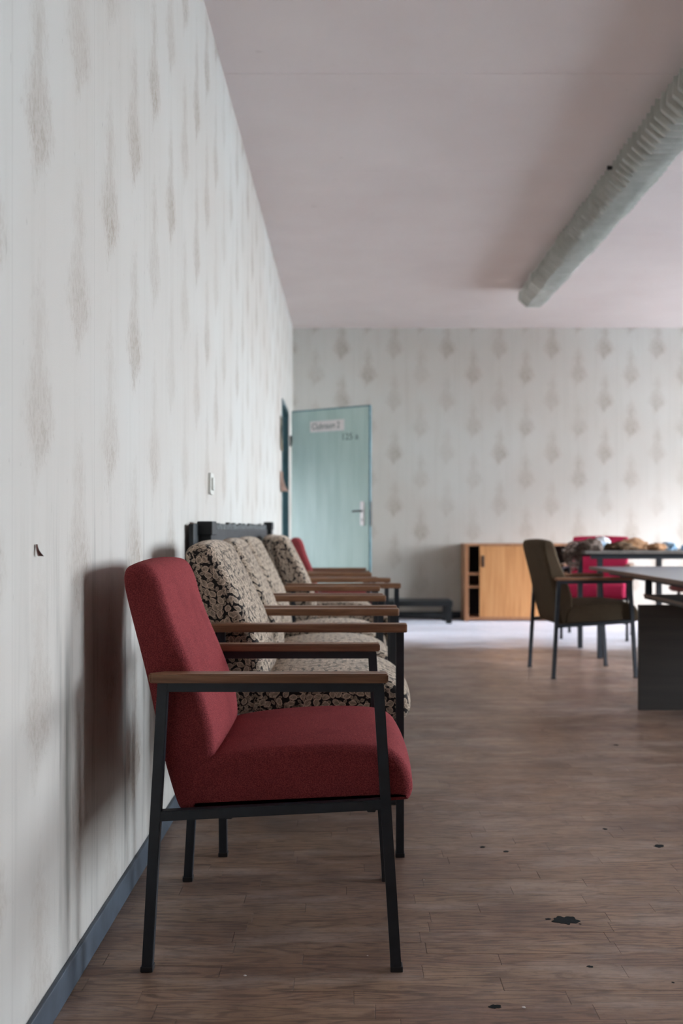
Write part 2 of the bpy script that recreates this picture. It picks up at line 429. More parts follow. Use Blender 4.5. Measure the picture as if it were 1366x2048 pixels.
# ------------------------------------------------------------------ setting: floor
floor = struct(box('floor', (XL - .15, YF, -.12), (XR + .1, YB + .1, -.006), M_SUB))
def plank_mesh(planks):
    vs, fs, at = [], [], []
    gx, gy, c, h = .0004, .00005, .0003, .006
    for (x0, x1, y0, y1, r, dz) in planks:
        b = len(vs)
        for (i, z) in ((0, -h), (0, -c + dz), (c, dz)):
            vs += [(x0 + gx + i, y0 + gy + i * .6, z), (x1 - gx - i, y0 + gy + i * .6, z), (x1 - gx - i, y1 - gy - i * .6, z), (x0 + gx + i, y1 - gy - i * .6, z)]
        for k in (0, 4):
            for e in range(4):
                e2 = (e + 1) % 4
                fs.append((b + k + e, b + k + e2, b + k + 4 + e2, b + k + 4 + e)); at.append(r)
        fs.append((b + 8, b + 9, b + 10, b + 11)); at.append(r)
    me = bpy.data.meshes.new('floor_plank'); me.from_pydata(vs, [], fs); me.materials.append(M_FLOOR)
    a = me.attributes.new('plank', 'FLOAT', 'FACE')
    a.data.foreach_set('value', at)
    return me
near, far = [], []
PW, PL = .0575, .42
y = YF; row = 0
while y < YB:
    x = XL - .02 - rng.random() * PL
    while x < XR:
        p = (max(x, XL - .02), min(x + PL, XR), y, min(y + PW, YB), rng.random(), -rng.random() * .0004)
        if p[1] - p[0] > .01:
            half = .345 * (y + PW) + .05
            (near if (1.70 < y < 3.32 and p[0] < half and p[1] > XL) else far).append(p)
        x += PL
    y += PW; row += 1
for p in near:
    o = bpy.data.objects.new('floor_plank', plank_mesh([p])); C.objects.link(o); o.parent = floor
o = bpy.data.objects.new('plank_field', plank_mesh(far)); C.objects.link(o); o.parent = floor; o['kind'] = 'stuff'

# worn-through hole and small marks in the floor covering
def blot(name, cx, cy, rx, ry, z, h, m, seed, parent=None, n=40, jag=.35):
    r_ = random.Random(seed); bm = bmesh.new(); top, bot = [], []
    ph = [r_.random() * 6.28 for _ in range(5)]
    for i in range(n):
        a = 6.2832 * i / n
        k = 1 + jag * (.45 * math.sin(2 * a + ph[0]) + .35 * math.sin(5 * a + ph[1]) + .25 * math.sin(9 * a + ph[2]) + .3 * (r_.random() - .5))
        top.append(bm.verts.new((cx + rx * k * math.cos(a) * .96, cy + ry * k * math.sin(a) * .96, z + h)))
        bot.append(bm.verts.new((cx + rx * k * math.cos(a), cy + ry * k * math.sin(a), z)))
    bm.faces.new(top)
    for i in range(n): bm.faces.new((bot[i], bot[(i + 1) % n], top[(i + 1) % n], top[i]))
    return obj(name, bm, m, parent)
M_TAR = plain('black_tar', srgb(20, 24, 26), .8, 0, .2, .3, 60)
blot('worn_hole', .512, 2.335, .027, .026, -.0005, .0012, M_TAR, 3, floor)['label'] = 'ragged black hole worn through the planks right of the red armchair'
for i, (px, py, sx) in enumerate([(1318, 1692, .016), (990, 2013, .011), (1012, 1703, .008), (965, 1694, .008), (1210, 1658, .008), (1180, 1933, .006), (1232, 1490, .012), (375, 1753, .013), (1096, 1838, .006), (1160, 1848, .003), (1346, 1965, .003)]):
    d = 1991 * CAMH / (py - 1056)
    blot('floor_blotch', (px - 695) / 1991 * d, d, sx, sx * .8, -.0005, .0009, M_TAR, 20 + i, floor, 24)

# ------------------------------------------------------------------ setting: walls
DY0, DY1, DZ = 8.44, 9.34, 2.02      # door opening in the left wall
bm = bmesh.new()
bx(bm, (XL - .16, YF, 0), (XL, DY0, ZC)); bx(bm, (XL - .16, DY1, 0), (XL, YB, ZC)); bx(bm, (XL - .16, DY0, DZ), (XL, DY1, ZC))
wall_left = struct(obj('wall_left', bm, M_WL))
wall_back = struct(box('wall_back', (XL - .16, YB, 0), (XR + .2, YB + .15, ZC), M_WB))
wall_front = struct(box('wall_front', (XL - .16, YF - .15, 0), (XR + .2, YF, ZC), M_WB))
bm = bmesh.new(); yy = YF
for a, b, WZ1 in WINDOWS:
    bx(bm, (XR, yy, 0), (XR + .2, a, ZC)); bx(bm, (XR, a, 0), (XR + .2, b, WZ0)); bx(bm, (XR, a, WZ1), (XR + .2, b, ZC)); yy = b
bx(bm, (XR, yy, 0), (XR + .2, YB, ZC))
wall_right = struct(obj('wall_right', bm, M_WL))
# hallway behind the open door
bm = bmesh.new(); hx0 = HX
h0, h1 = 6.9, 9.94
bx(bm, (hx0 - .1, h0, -.12), (hx0, HY0, ZC)); bx(bm, (hx0 - .1, HY1, -.12), (hx0, h1, ZC)); bx(bm, (hx0 - .1, HY0, -.12), (hx0, HY1, HZ0)); bx(bm, (hx0 - .1, HY0, HZ1), (hx0, HY1, ZC))
bx(bm, (hx0, h0, -.12), (XL - .16, h0 + .1, ZC)); bx(bm, (hx0, h1 - .1, -.12), (XL - .16, h1, ZC))
bx(bm, (hx0, h0 + .1, -.12), (XL - .15, h1 - .1, 0.0)); bx(bm, (hx0, h0 + .1, ZC - .2), (XL - .16, h1 - .1, ZC))
struct(obj('wall_hall', bm, M_WB))

ceiling = struct(box('ceiling', (XL - .16, YF - .15, ZC + .012), (XR + .2, YB + .15, ZC + .15), M_CEIL))
yy = 4.47 - 1.218 * 6; k = 0
while yy < YB:
    a, b = max(yy, YF), min(yy + 1.218, YB)
    bm = bmesh.new(); bx(bm, (XL, a + .0015, ZC), (XR, b - .0015, ZC + .012), .002)
    obj('ceiling_panel', bm, M_CEIL, ceiling); yy += 1.218; k += 1

for i, (a, b, WZ1) in enumerate(WINDOWS):
    wn = bpy.data.objects.new('window_%d' % (i + 1), None); C.objects.link(wn); wn.location = (XR, a, WZ0); struct(wn)
    L, H = b - a, WZ1 - WZ0
    fr = bmesh.new()
    for (p, q) in (((.10, 0, 0), (.16, L, .07)), ((.10, 0, H - .07), (.16, L, H)), ((.10, 0, .07), (.16, .07, H - .07)), ((.10, L - .07, .07), (.16, L, H - .07)), ((.10, L / 2 - .04, .07), (.16, L / 2 + .04, H - .07))):
        bx(fr, p, q, .004)
    obj('window_frame', fr, M_FRAMEW, wn)
    for (p, q) in ((.07, L / 2 - .04), (L / 2 + .04, L - .07)):
        box('pane', (.127, p, .07), (.131, q, H - .07), M_GLASS, wn)
    box('window_sill', (-.16, .0, -.03), (.10, L, -.001), M_FRAMEW, wn, .004)
wn = bpy.data.objects.new('window_4', None); C.objects.link(wn); wn.location = (HX, HY0, HZ0); struct(wn)
L, H = HY1 - HY0, HZ1 - HZ0; fr = bmesh.new()
for (p, q) in (((-.08, 0, 0), (-.03, L, .06)), ((-.08, 0, H - .06), (-.03, L, H)), ((-.08, 0, .06), (-.03, .06, H - .06)), ((-.08, L - .06, .06), (-.03, L, H - .06))): bx(fr, p, q, .004)
obj('window_frame', fr, M_FRAMEW, wn); box('pane', (-.057, .06, .06), (-.053, L - .06, H - .06), M_GLASS, wn)
struct(box('ground', (-60, -60, -.75), (80, 80, -.6), M_OUT))

# skirtings
bm = bmesh.new()
bx(bm, (XL, YF, 0), (XL + .010, DY0 - .03, .064), .003); bx(bm, (XL, DY1 + .03, 0), (XL + .010, YB, .064), .003)
struct(obj('baseboard_left', bm, M_BASE))
struct(box('baseboard_back', (XL + .012, YB - .012, 0), (XR, YB, .068), plain('dark_skirting', srgb(48, 54, 62), .5), None, .003))
struct(box('baseboard_right', (XR - .012, YF, 0), (XR, YB - .014, .064), M_BASE, None, .003))

# door frame + door leaf (swung open towards the end wall)
bm = bmesh.new()
J = .045
bx(bm, (XL - .162, DY0, 0), (XL + .006, DY0 + J, DZ), .002); bx(bm, (XL - .162, DY1 - J, 0), (XL + .006, DY1, DZ), .002)
bx(bm, (XL - .162, DY0 + J, DZ - J), (XL + .006, DY1 - J, DZ), .002)
struct(obj('trim_1', bm, M_TEALDARK))
hx, hy, fx, fy = -.523, 9.295, .186, 8.81
L = math.hypot(fx - hx, fy - hy); ang = math.atan2(fy - hy, fx - hx)
DH = 1.985
door = bpy.data.objects.new('door_1', None); C.objects.link(door); door.location = (hx, hy, .012); door.rotation_euler = (0, 0, ang); struct(door)
# local: x along the leaf, -y faces the camera
box('door_leaf', (0, 0, 0), (L, .040, DH), M_DOOR, door, .002)
box('rebate_edge', (L, .004, 0), (L + .014, .030, DH), M_DOOREDGE, door, .002)
box('rebate_edge', (0, .004, DH), (L + .014, .030, DH + .014), M_DOOREDGE, door, .002)
for z in (.25, 1.72): 
    bm = bmesh.new(); bmesh.ops.create_cone(bm, cap_ends=True, segments=16, radius1=.009, radius2=.009, depth=.10, matrix=Matrix.Translation((-.006, -.008, z)))
    obj('hinge', bm, M_BLACKPL, door, True)
zs = lambda y_, d: CAMH + (1056 - y_) * d / 1991 - .012
pl = box('handle_plate', (.775, -.010, zs(1051, 8.87)), (.815, 0, zs(1003, 8.87)), M_NICKEL, door, .004, 'pale aluminium door plate')
bm = bmesh.new(); bar(bm, (.797, -.012, zs(1022, 8.87)), (.797, -.05, zs(1022, 8.87)), .016, .016, .003); bar(bm, (.803, -.05, zs(1022, 8.87)), (.715, -.05, zs(1023, 8.87)), .017, .014, .004)
obj('door_lever', bm, M_BLACKPL, pl, False, 'black door lever')
box('keyhole', (.793, -.012, zs(1042, 8.87)), (.801, -.009, zs(1037, 8.87)), M_BLACKPL, pl)
box('lock_edge', (L + .0135, .006, zs(1052, 8.8)), (L + .017, .028, zs(1003, 8.8)), M_BLACKPL, door)
sg = box('door_sign', (.218, -.004, zs(863, 9.07)), (.600, 0, zs(841, 9.07)), M_PAPERW, door, .001, 'white card sign reading Clubraum 2')
sg.rotation_euler = (0, 0, 0)
def text(body, size, loc, parent, m, name='lettering', extr=.0006, sx=1.0):
    cu = bpy.data.curves.new(name, 'FONT'); cu.body = body; cu.size = size; cu.extrude = extr; cu.align_x = 'LEFT'; cu.align_y = 'CENTER'
    t = bpy.data.objects.new(name, cu); C.objects.link(t)
    dg = bpy.context.evaluated_depsgraph_get(); me = bpy.data.meshes.new_from_object(t.evaluated_get(dg)); bpy.data.objects.remove(t)
    me.materials.clear(); me.materials.append(m)
    o = bpy.data.objects.new(name, me); C.objects.link(o); o.parent = parent; o.location = loc; o.rotation_euler = (R(90), 0, 0); o.scale = (sx, 1, 1)
    return o
text('Clubraum 2', .082, (.238, -.0045, zs(852, 9.07)), sg, M_INK, sx=.80)
text('125 a', .085, (.565, -.0006, zs(874, 8.95)), door, M_INK, sx=1.0)

# ------------------------------------------------------------------ armchairs
def steel_chair(label, loc, rz, fab, group=None):
    """armchair with splayed square-tube frame, tube under the wooden arms (local +x = front, origin at floor centre)"""
    t = thing('armchair', label, 'armchair', loc, rz, group)
    s = .15
    cushion('backrest', [(-.415 + s, .843), (-.392 + s, .800), (-.377 + s, .735), (-.306 + s, .568), (-.280 + s, .47), (-.288 + s, .40), (-.312 + s, .335), (-.325 + s, .322), (-.350 + s, .320), (-.362 + s, .335), (-.395 + s, .45), (-.420 + s, .586), (-.470 + s, .775), (-.476 + s, .822), (-.462 + s, .843)], .47, fab, t, .018, .008)
    cushion('seat', [(-.338 + s, .324), (-.338 + s, .340), (-.325 + s, .425), (-.25 + s, .447), (-.10 + s, .462), (.04 + s, .463), (.10 + s, .452), (.128 + s, .415), (.139 + s, .375), (.134 + s, .350), (.122 + s, .343), (-.10 + s, .331), (-.31 + s, .322)], .48, fab, t, .018, .007)
    for sy in (-1, 1):
        yc = .264 * sy
        bm = bmesh.new(); bar(bm, (-.383 + s, yc, .598), (-.416 + s, yc, .004), .022); l = obj('leg', bm, M_STEEL, t)
        box('foot_cap', (-.429 + s, yc - .013, 0), (-.403 + s, yc + .013, .012), M_BLACKPL, l, .002)
        bm = bmesh.new(); bar(bm, (.064 + s, yc, .598), (.101 + s, yc, .004), .022); l = obj('leg', bm, M_STEEL, t)
        box('foot_cap', (.089 + s, yc - .013, 0), (.115 + s, yc + .013, .012), M_BLACKPL, l, .002)
        bm = bmesh.new(); bx(bm, (-.394 + s, yc - .010, .580), (.074 + s, yc + .010, .600), .0015); obj('arm_rail', bm, M_STEEL, t)
        bm = bmesh.new(); bar(bm, (-.395 + s, yc, .322), (.082 + s, yc, .347), .021); obj('side_rail', bm, M_STEEL, t)
        # wooden arm with a chamfered back end
        bm = bmesh.new(); y0, y1 = yc - .023, yc + .023
        pts = [(-.412 + s, .010), (-.405 + s, .000), (.084 + s, .000), (.084 + s, .046), (-.385 + s, .046), (-.412 + s, .020)]
        if sy > 0: pts = [(x_, .046 - y_) for x_, y_ in pts]
        lo = [bm.verts.new((x_, y0 + y_, .600)) for x_, y_ in pts]; hi = [bm.verts.new((x_, y0 + y_, .619)) for x_, y_ in pts]
        bm.faces.new(lo[::-1]); bm.faces.new(hi)
        for i in range(6): bm.faces.new((lo[i], lo[(i + 1) % 6], hi[(i + 1) % 6], hi[i]))
        bmesh.ops.recalc_face_normals(bm, faces=bm.faces[:])
        bmesh.ops.bevel(bm, geom=bm.edges[:], offset=.003, segments=2, affect='EDGES')
        obj('armrest', bm, M_ARM, t)
    bm = bmesh.new(); bar(bm, (-.25 + s, -.254, .320), (-.25 + s, .254, .320), .018, .018, .0015, (1, 0, 0)); obj('cross_rail', bm, M_STEEL, t)
    bm = bmesh.new(); bar(bm, (.05 + s, -.254, .334), (.05 + s, .254, .334), .018, .018, .0015, (1, 0, 0)); obj('cross_rail', bm, M_STEEL, t)
    return t

def wood_arm_chair(label, loc, rz, fab, group=None):
    """thicker upholstered armchair on upright square legs that carry plain wooden arms"""
    t = thing('armchair', label, 'armchair', loc, rz, group)
    s = .13
    cushion('backrest', [(-.385 + s, .872), (-.362 + s, .830), (-.305 + s, .72), (-.262 + s, .625), (-.240 + s, .53), (-.235 + s, .46), (-.26 + s, .40), (-.30 + s, .385), (-.345 + s, .40), (-.375 + s, .52), (-.405 + s, .64), (-.452 + s, .80), (-.462 + s, .848), (-.440 + s, .872)], .475, fab, t, .026, .012)
    cushion('seat', [(-.275 + s, .385), (-.275 + s, .46), (-.225 + s, .492), (-.10 + s, .508), (.05 + s, .508), (.125 + s, .490), (.168 + s, .455), (.182 + s, .415), (.172 + s, .378), (.12 + s, .370), (-.15 + s, .365)], .475, fab, t, .026, .010)
    for sy in (-1, 1):
        yc = .263 * sy
        for (a, b) in ((.149, .149), (-.352, -.346)):
            bm = bmesh.new(); bar(bm, (a + s, yc, .630), (b + s, yc, .004), .022); l = obj('leg', bm, M_STEEL, t)
            box('foot_cap', (b - .013 + s, yc - .013, 0), (b + .013 + s, yc + .013, .012), M_BLACKPL, l, .002)
        bm = bmesh.new(); bar(bm, (-.348 + s, yc, .350), (.149 + s, yc, .358), .021); obj('side_rail', bm, M_STEEL, t)
        bm = bmesh.new(); bx(bm, (-.385 + s, yc - .024, .629), (.169 + s, yc + .024, .653), .005); obj('armrest', bm, M_ARM, t)
    for x_ in (-.22, .10):
        bm = bmesh.new(); bar(bm, (x_ + s, -.253, .350), (x_ + s, .253, .350), .018, .018, .0015, (1, 0, 0)); obj('cross_rail', bm, M_STEEL, t)
    return t

steel_chair('red upholstered armchair with wooden arms, nearest the camera beside the wall', (-.15, 2.336, 0), 0, M_RED)
wood_arm_chair('leaf-patterned brown and cream armchair directly behind the near red armchair', (-.13, 3.055, 0), R(-.5), M_FLORAL)
wood_arm_chair('leaf-patterned armchair squeezed in as second of the patterned row', (-.138, 3.69, 0), R(2.0), M_FLORAL)
wood_arm_chair('leaf-patterned armchair third in the patterned row, its back tallest beside the black bench post', (-.15, 4.335, 0), R(-.5), M_FLORAL)
wood_arm_chair('darker leaf-patterned armchair pulled out from the wall in front of the green door', (-.055, 5.065, 0), R(3.0), M_FLORAL)
wood_arm_chair('patterned armchair mostly hidden behind the pulled-out patterned one', (-.145, 5.70, 0), R(2.0), M_FLORAL)
steel_chair('red armchair at the far end of the row before the green door', (-.085, 7.27, 0), R(1.5), M_RED)
steel_chair('olive brown armchair standing alone with its arms under the table edge', (1.495, 6.35, 0), R(5.3), M_BROWN)
steel_chair('crimson armchair behind the far table, facing the camera', (2.11, 8.42, 0), R(-90 - 20), M_PINK)
st = thing('stool', 'low stool with reddish-brown round seat under the far table at the frame edge', 'stool', (2.86, 8.22, 0))
bm = bmesh.new(); bmesh.ops.create_cone(bm, cap_ends=True, segments=40, radius1=.20, radius2=.20, depth=.05, matrix=Matrix.Translation((0, 0, .425)))
bmesh.ops.bevel(bm, geom=[e for e in bm.edges if abs(e.verts[0].co.z - e.verts[1].co.z) < .001], offset=.014, segments=3, affect='EDGES')
obj('seat', bm, plain('red_brown_vinyl', srgb(112, 62, 58), .5), st, True)
for k in range(4):
    a = R(45 + 90 * k); bm = bmesh.new(); bar(bm, (.13 * math.cos(a), .13 * math.sin(a), .402), (.18 * math.cos(a), .18 * math.sin(a), .002), .022); obj('leg', bm, M_STEEL, st)

# ------------------------------------------------------------------ black high-backed bench against the left wall
bn = thing('wall_bench', 'black worn high-backed bench against the left wall behind the patterned armchairs', 'bench', (XL, 3.40, 0))
Yb = 3.06
box('backboard', (.014, 0, .30), (.030, Yb, .934), M_BLACKWOOD, bn, .002)
for (a, b, tp) in ((.12, .21, .944), (Yb - .16, Yb - .05, .958)):
    bm = bmesh.new(); bx(bm, (.030, a, 0), (.075, b, tp - .03), .004); bx(bm, (.026, a - .012, tp - .05), (.080, b + .012, tp), .004)
    obj('post', bm, M_BLACKWOOD, bn)
M_LEATHER = plain('worn_dark_leather', srgb(50, 50, 52), .6, 0, .4, .22, 18)
bm = bmesh.new(); bx(bm, (.030, .24, .42), (.052, Yb - .20, .915), .01); obj('back_pad', bm, M_LEATHER, bn)
# frayed top rail
bm = bmesh.new(); r2 = random.Random(5); n = 60
for i in range(n):
    a = .24 + (Yb - .44) * i / n; b = a + (Yb - .44) / n
    bx(bm, (.030, a, .912), (.046, b, .934 + r2.random() * .010 - (.006 if r2.random() < .2 else 0)))
obj('frayed_top_rail', bm, plain('frayed_grey_webbing', srgb(96, 98, 98), .9, 0, .2, .35, 40), bn)
box('bottom_rail', (.030, .21, .06), (.055, Yb - .16, .12), M_BLACKWOOD, bn, .003)

# ------------------------------------------------------------------ cabinet at the end wall
CX0, CX1, CD0, CD1 = (929 - 695) * 9.82 / 1991, (1158 - 695) * 9.82 / 1991, 9.82, 10.13
cb = thing('sideboard', 'low orange-beech sideboard with a sliding door and open dark slot at the end wall', 'sideboard', (CX0, CD0, 0))
W, D, Hc = CX1 - CX0, CD1 - CD0, .765
ds = [(x_ - 929) * 9.82 / 1991 for x_ in (938, 959, 1090, 1152)]
box('side_panel', (0, 0, 0), (.042, D, Hc - .022), M_BEECH_EDGE, cb, .001); box('side_panel', (W - .03, 0, 0), (W, D, Hc - .022), M_BEECH_EDGE, cb, .001)
box('top_panel', (-.004, -.006, Hc - .022), (W + .004, D, Hc), M_BEECH_EDGE, cb, .002)
box('bottom_panel', (.042, 0, .012), (W - .03, D, .040), M_BEECH_EDGE, cb, .001)
box('back_panel', (.042, D - .012, .040), (W - .03, D - .002, Hc - .022), M_INSIDE, cb)
zc = lambda y_: CAMH - (y_ - 1056) * 9.82 / 1991
box('shelf', (.042, .012, zc(1150)), (W - .03, D - .012, zc(1150) + .018), M_BEECH_EDGE, cb); box('shelf', (.042, .012, zc(1176)), (W - .03, D - .012, zc(1176) + .016), M_BEECH_EDGE, cb)
dr = box('sliding_door', (ds[1], -.004, .042), (ds[2], .010, Hc - .024), M_BEECH, cb, .002)
box('divider', (ds[2] + .01, .014, .040), (ds[2] + .028, D - .012, Hc - .022), M_BEECH_EDGE, cb)
box('handle', (ds[1] + .018, -.010, zc(1134)), (ds[1] + .048, -.003, zc(1111)), plain('brown_recess_grip', srgb(76, 58, 46), .5), dr, .003)

# low dark steel bench frame on the floor at the end wall
lb = thing('low_bench', 'low black bench frame on the floor at the end wall, left of the sideboard', 'bench', (0, 9.55, 0))
zb = (1202 - 1056) * 9.55 / 1991; Z1 = CAMH - zb
bm = bmesh.new(); bx(bm, (.18, 0, Z1 - .055), (1.01, .40, Z1), .004); obj('seat_board', bm, M_BLACKWOOD, lb)
for (x_, y_) in ((.20, .01), (.20, .34), (.945, .01), (.945, .34)):
    bm = bmesh.new(); bar(bm, (x_ + .03, y_ + .025, Z1 - .056), (x_ + .03, y_ + .025, 0), .055, .05, .003); obj('leg', bm, M_BLACKWOOD, lb)
bm = bmesh.new(); bx(bm, (.258, .30, .035), (.947, .335, .075), .003); obj('bottom_rail', bm, M_BLACKWOOD, lb)

# ------------------------------------------------------------------ tables at the right
TX, TY0, TY1, TZ = 1.63, 3.9, 6.72, .66
tb = thing('desk', 'long low desk with blue-grey top and brown edge along the right frame border', 'desk', (TX, TY0, 0))
TW = .95
box('table_top', (.012, .012, TZ - .020), (TW, TY1 - TY0 - .012, TZ), M_TABLETOP, tb, .002)
bm = bmesh.new(); bx(bm, (0, 0, TZ - .021), (.012, TY1 - TY0, TZ + .001), .002); bx(bm, (.012, TY1 - TY0 - .012, TZ - .021), (TW, TY1 - TY0, TZ + .001), .002); bx(bm, (.012, 0, TZ - .021), (TW, .012, TZ + .001), .002)
obj('edge_band', bm, M_EDGEWOOD, tb)
bm = bmesh.new(); bx(bm, (.11, .10, TZ - .05), (.13, TY1 - TY0 - .1, TZ - .021)); bx(bm, (.13, 2.62, TZ - .05), (TW - .05, 2.64, TZ - .021)); obj('apron', bm, M_STEEL, tb)
yl = 5.45 - TY0
ps = bmesh.new(); bar(ps, (.018, yl, TZ - .022), (.018, yl, .555), .032, .03); obj('post', ps, M_STEEL, tb)
box('lower_board', (0, .05, .532), (TW - .05, yl + .02, .556), M_DARKWOOD, tb, .002)
bm = bmesh.new(); bx(bm, (-.004, .05, .545), (0.0, yl + .02, .558)); obj('board_edge', bm, M_EDGEWOOD, tb)
px0 = (1278 - 695) / 1991 * 5.03 - TX
box('end_panel', (px0, 5.03 - TY0, 0), (TW, 5.055 - TY0, .531), M_DARKWOOD, tb, .002)
for x_, y_ in ((TW - .08, .1), (TW - .08, TY1 - TY0 - .12)):
    bm = bmesh.new(); bar(bm, (x_, y_, TZ - .022), (x_, y_, 0), .035, .035); obj('leg', bm, M_STEEL, tb)

T2 = .76; Y2 = 6.96
t2 = thing('far_table', 'far table with dark apron carrying a heap of crumpled cloth, behind the desk', 'table', (1.66, Y2, 0))
box('table_top', (0, 0, T2 - .022), (2.2, .75, T2), plain('grey_brown_top', srgb(120, 116, 112), .35), t2, .003)
bm = bmesh.new(); bx(bm, (.05, .04, T2 - .058), (2.15, .058, T2 - .022)); bx(bm, (.05, .69, T2 - .058), (2.15, .708, T2 - .022)); obj('apron', bm, M_STEEL, t2)
for x_, y_ in ((.12, .06), (.535, .06), (.12, .66), (2.08, .06), (2.08, .66)):
    bm = bmesh.new(); bar(bm, (x_, y_, T2 - .022), (x_, y_, .002), .034, .034); obj('leg', bm, M_STEEL, t2)

# heap on the far table
def crumple(name, label, cat, c, s, m, seed, drop=0.0, group=None):
    bm = bmesh.new(); bmesh.ops.create_icosphere(bm, subdivisions=4, radius=1)
    for v in bm.verts:
        p = v.co * 1.7 + Vector((seed * 3.1, seed, 0))
        k = 1 + .42 * mnoise.noise(p) + .30 * abs(mnoise.noise(p * 2.7)) + .12 * mnoise.noise(p * 6)
        v.co = Vector((v.co.x * k * s[0], v.co.y * k * s[1], max(v.co.z * k, -.55) * s[2]))
    zmin = min(v.co.z for v in bm.verts)
    for v in bm.verts: v.co.z -= zmin
    o = obj(name, bm, m, None, True); o.location = c
    return tag(o, label, cat, group)
M_BLUEC = plain('pale_blue_plastic', srgb(150, 186, 214), .4, 0, .5, .12, 30)
M_WHITEC = plain('white_film', srgb(222, 224, 228), .35, 0, .5, .05, 20)
M_TAN = plain('tan_cloth', srgb(180, 138, 104), .85, 0, .2, .2, 25)
M_DKB = plain('dark_brown_cloth', srgb(96, 76, 58), .9, 0, .2, .3, 25)
M_GRAYH = plain('grey_frayed_stuffing', srgb(122, 108, 100), .95, 0, .1, .4, 40)
items = [
    ('crumpled_cloth', 'grey-brown frayed clump slumped on the left end of the far table', 'cloth', 1.735, .14, (.075, .09, .05), M_GRAYH),
    ('crumpled_bag', 'pale blue crumpled bag at the left of the heap on the far table', 'bag', 1.81, .36, (.065, .08, .045), M_BLUEC),
    ('crumpled_film', 'small white crumpled film behind the brown rags on the far table', 'plastic film', 1.93, .60, (.05, .06, .055), M_WHITEC),
    ('crumpled_rag', 'dark brown rag in the middle of the heap on the far table', 'rag', 1.96, .22, (.10, .08, .035), M_DKB),
    ('crumpled_rag', 'tan rag on the right half of the heap above the dark rag', 'rag', 2.12, .44, (.10, .08, .048), M_TAN),
    ('crumpled_rag', 'small tan rag at the right end of the brown rags', 'rag', 2.22, .20, (.06, .05, .030), M_TAN),
    ('crumpled_bag', 'light blue bag right of the tan rags on the far table', 'bag', 2.33, .28, (.05, .07, .035), M_BLUEC),
    ('crumpled_bag', 'pale blue bag further right on the far table', 'bag', 2.50, .26, (.065, .07, .032), M_BLUEC),
    ('crumpled_film', 'flat white film sheet spread at the right on the far table', 'plastic film', 2.86, .30, (.15, .12, .024), M_WHITEC),
    ('crumpled_film', 'low white film bunch between the two blue bags and the flat sheet', 'plastic film', 2.60, .48, (.045, .06, .030), M_WHITEC)]
for i, (nm, lb_, ct, x_, y_, s_, m_) in enumerate(items):
    crumple(nm, lb_, ct, (x_, Y2 + y_, T2), s_, m_, i + 1)
# hairy bundle hanging off the left end of the far table
bm = bmesh.new(); r3 = random.Random(11)
for i in range(70):
    a = r3.random() * 6.283; rad = .035 + r3.random() * .03
    cx = 1.618 + r3.gauss(0, .012); cz = T2 - .035 + r3.gauss(0, .022)
    y0 = Y2 + .10 + r3.random() * .12; prev = None
    for k in range(7):
        an = a + k * .5
        p = Vector((min(cx + rad * math.cos(an), 1.655), y0 + .01 * math.sin(k), cz + rad * math.sin(an)))
        if prev is not None and (p - prev).length > 1e-4: bar(bm, prev, p, .005, .005, 0)
        prev = p
tag(obj('wire_bundle', bm, M_GRAYH), 'tangled grey-brown bundle hanging over the left end of the far table', 'bundle')
crumple('crumpled_rag', 'pale pinkish rag hanging at the very left of the far table heap', 'rag', (1.70, Y2 + .50, T2), (.045, .05, .03), plain('pinkish_rag', srgb(188, 164, 158), .9), 15)

# ------------------------------------------------------------------ ceiling fixture
fx_ = thing('ceiling_fixture', 'long grey ribbed angular fixture running along the ceiling at the right', 'light fixture', (1.585, 8.5, ZC))
def sect(k, dy, off=0.0, dz=0.0):
    hw, hb, d1, d2 = .124 * k, .055 * k, .100 * k, .158 * k
    return [(-hw + off, -.028), (-hw - .004 + off, -.095 * k + dz), (-hb - .002 + off, -d2 + dz), (hb + off, -d2 + dz), (hw + off, -.100 * k + dz), (hw + off, -.028)]
def segment(y0, y1, k0, k1, off, dz, sw):
    """one tapered pleat of the cover; sw skews the belly rearwards as the photo's chevrons do"""
    bm = bmesh.new(); A, B = sect(k0, 0, off, dz), sect(k1, 0, off, dz); n = len(A)
    sk = [0, .35, 1, 1, .35, 0]
    ra = [bm.verts.new((p[0], y0 + sw * q, p[1])) for p, q in zip(A, sk)]; rb = [bm.verts.new((p[0], y1 + sw * q, p[1])) for p, q in zip(B, sk)]
    for i in range(n):
        j = (i + 1) % n; bm.faces.new((ra[i], ra[j], rb[j], rb[i]))
    bm.faces.new(ra[::-1]); bm.faces.new(rb)
    return bm
r4 = random.Random(3); yv = 0.0
plan = [(.16, 1, 1.0, .985)] + [(.045, 1, 1.0, .98)] * 3 + [(.028, 1, 1.0, .975)] * 18
plan = [(.07, 1, 1.03, 1.0)] + [(.042, 0, 1.0, .985)] * 12 + [(.10, 0, 1.06, 1.03)] + [(.05, 0, 1.03, .99)] * 2 + [(.045, 0, 1.03, .975)] * 16 + [(.078, 0, 1.10, .935)] * 60
for i, (dy, _, k0, k1) in enumerate(plan):
    # k1 = scale at the camera-side end of the pleat, k0 = at the far end
    y1 = yv; y0 = yv - dy
    off = .004 * math.sin(i * .9) + r4.uniform(-.002, .002); dz = .003 * math.sin(i * .37) + r4.uniform(-.0015, .0015)
    obj('cover_pleat', segment(y0 + .0005, y1 - .0005, k0 + r4.uniform(-.008, .008), k1, off, dz, .0), M_FIXT, fx_)
    yv = y0
    if yv < -6.0: break
bm = bmesh.new(); bx(bm, (-.10, yv, -.028), (.10, -.02, -.0005)); obj('mounting_rail', bm, M_FIXT, fx_)
bm = bmesh.new(); bmesh.ops.create_cone(bm, cap_ends=True, segments=12, radius1=.012, radius2=.010, depth=.03, matrix=Matrix.Translation((-.135, -3.0, -.05)) @ Matrix.Rotation(R(90), 4, 'Y'))
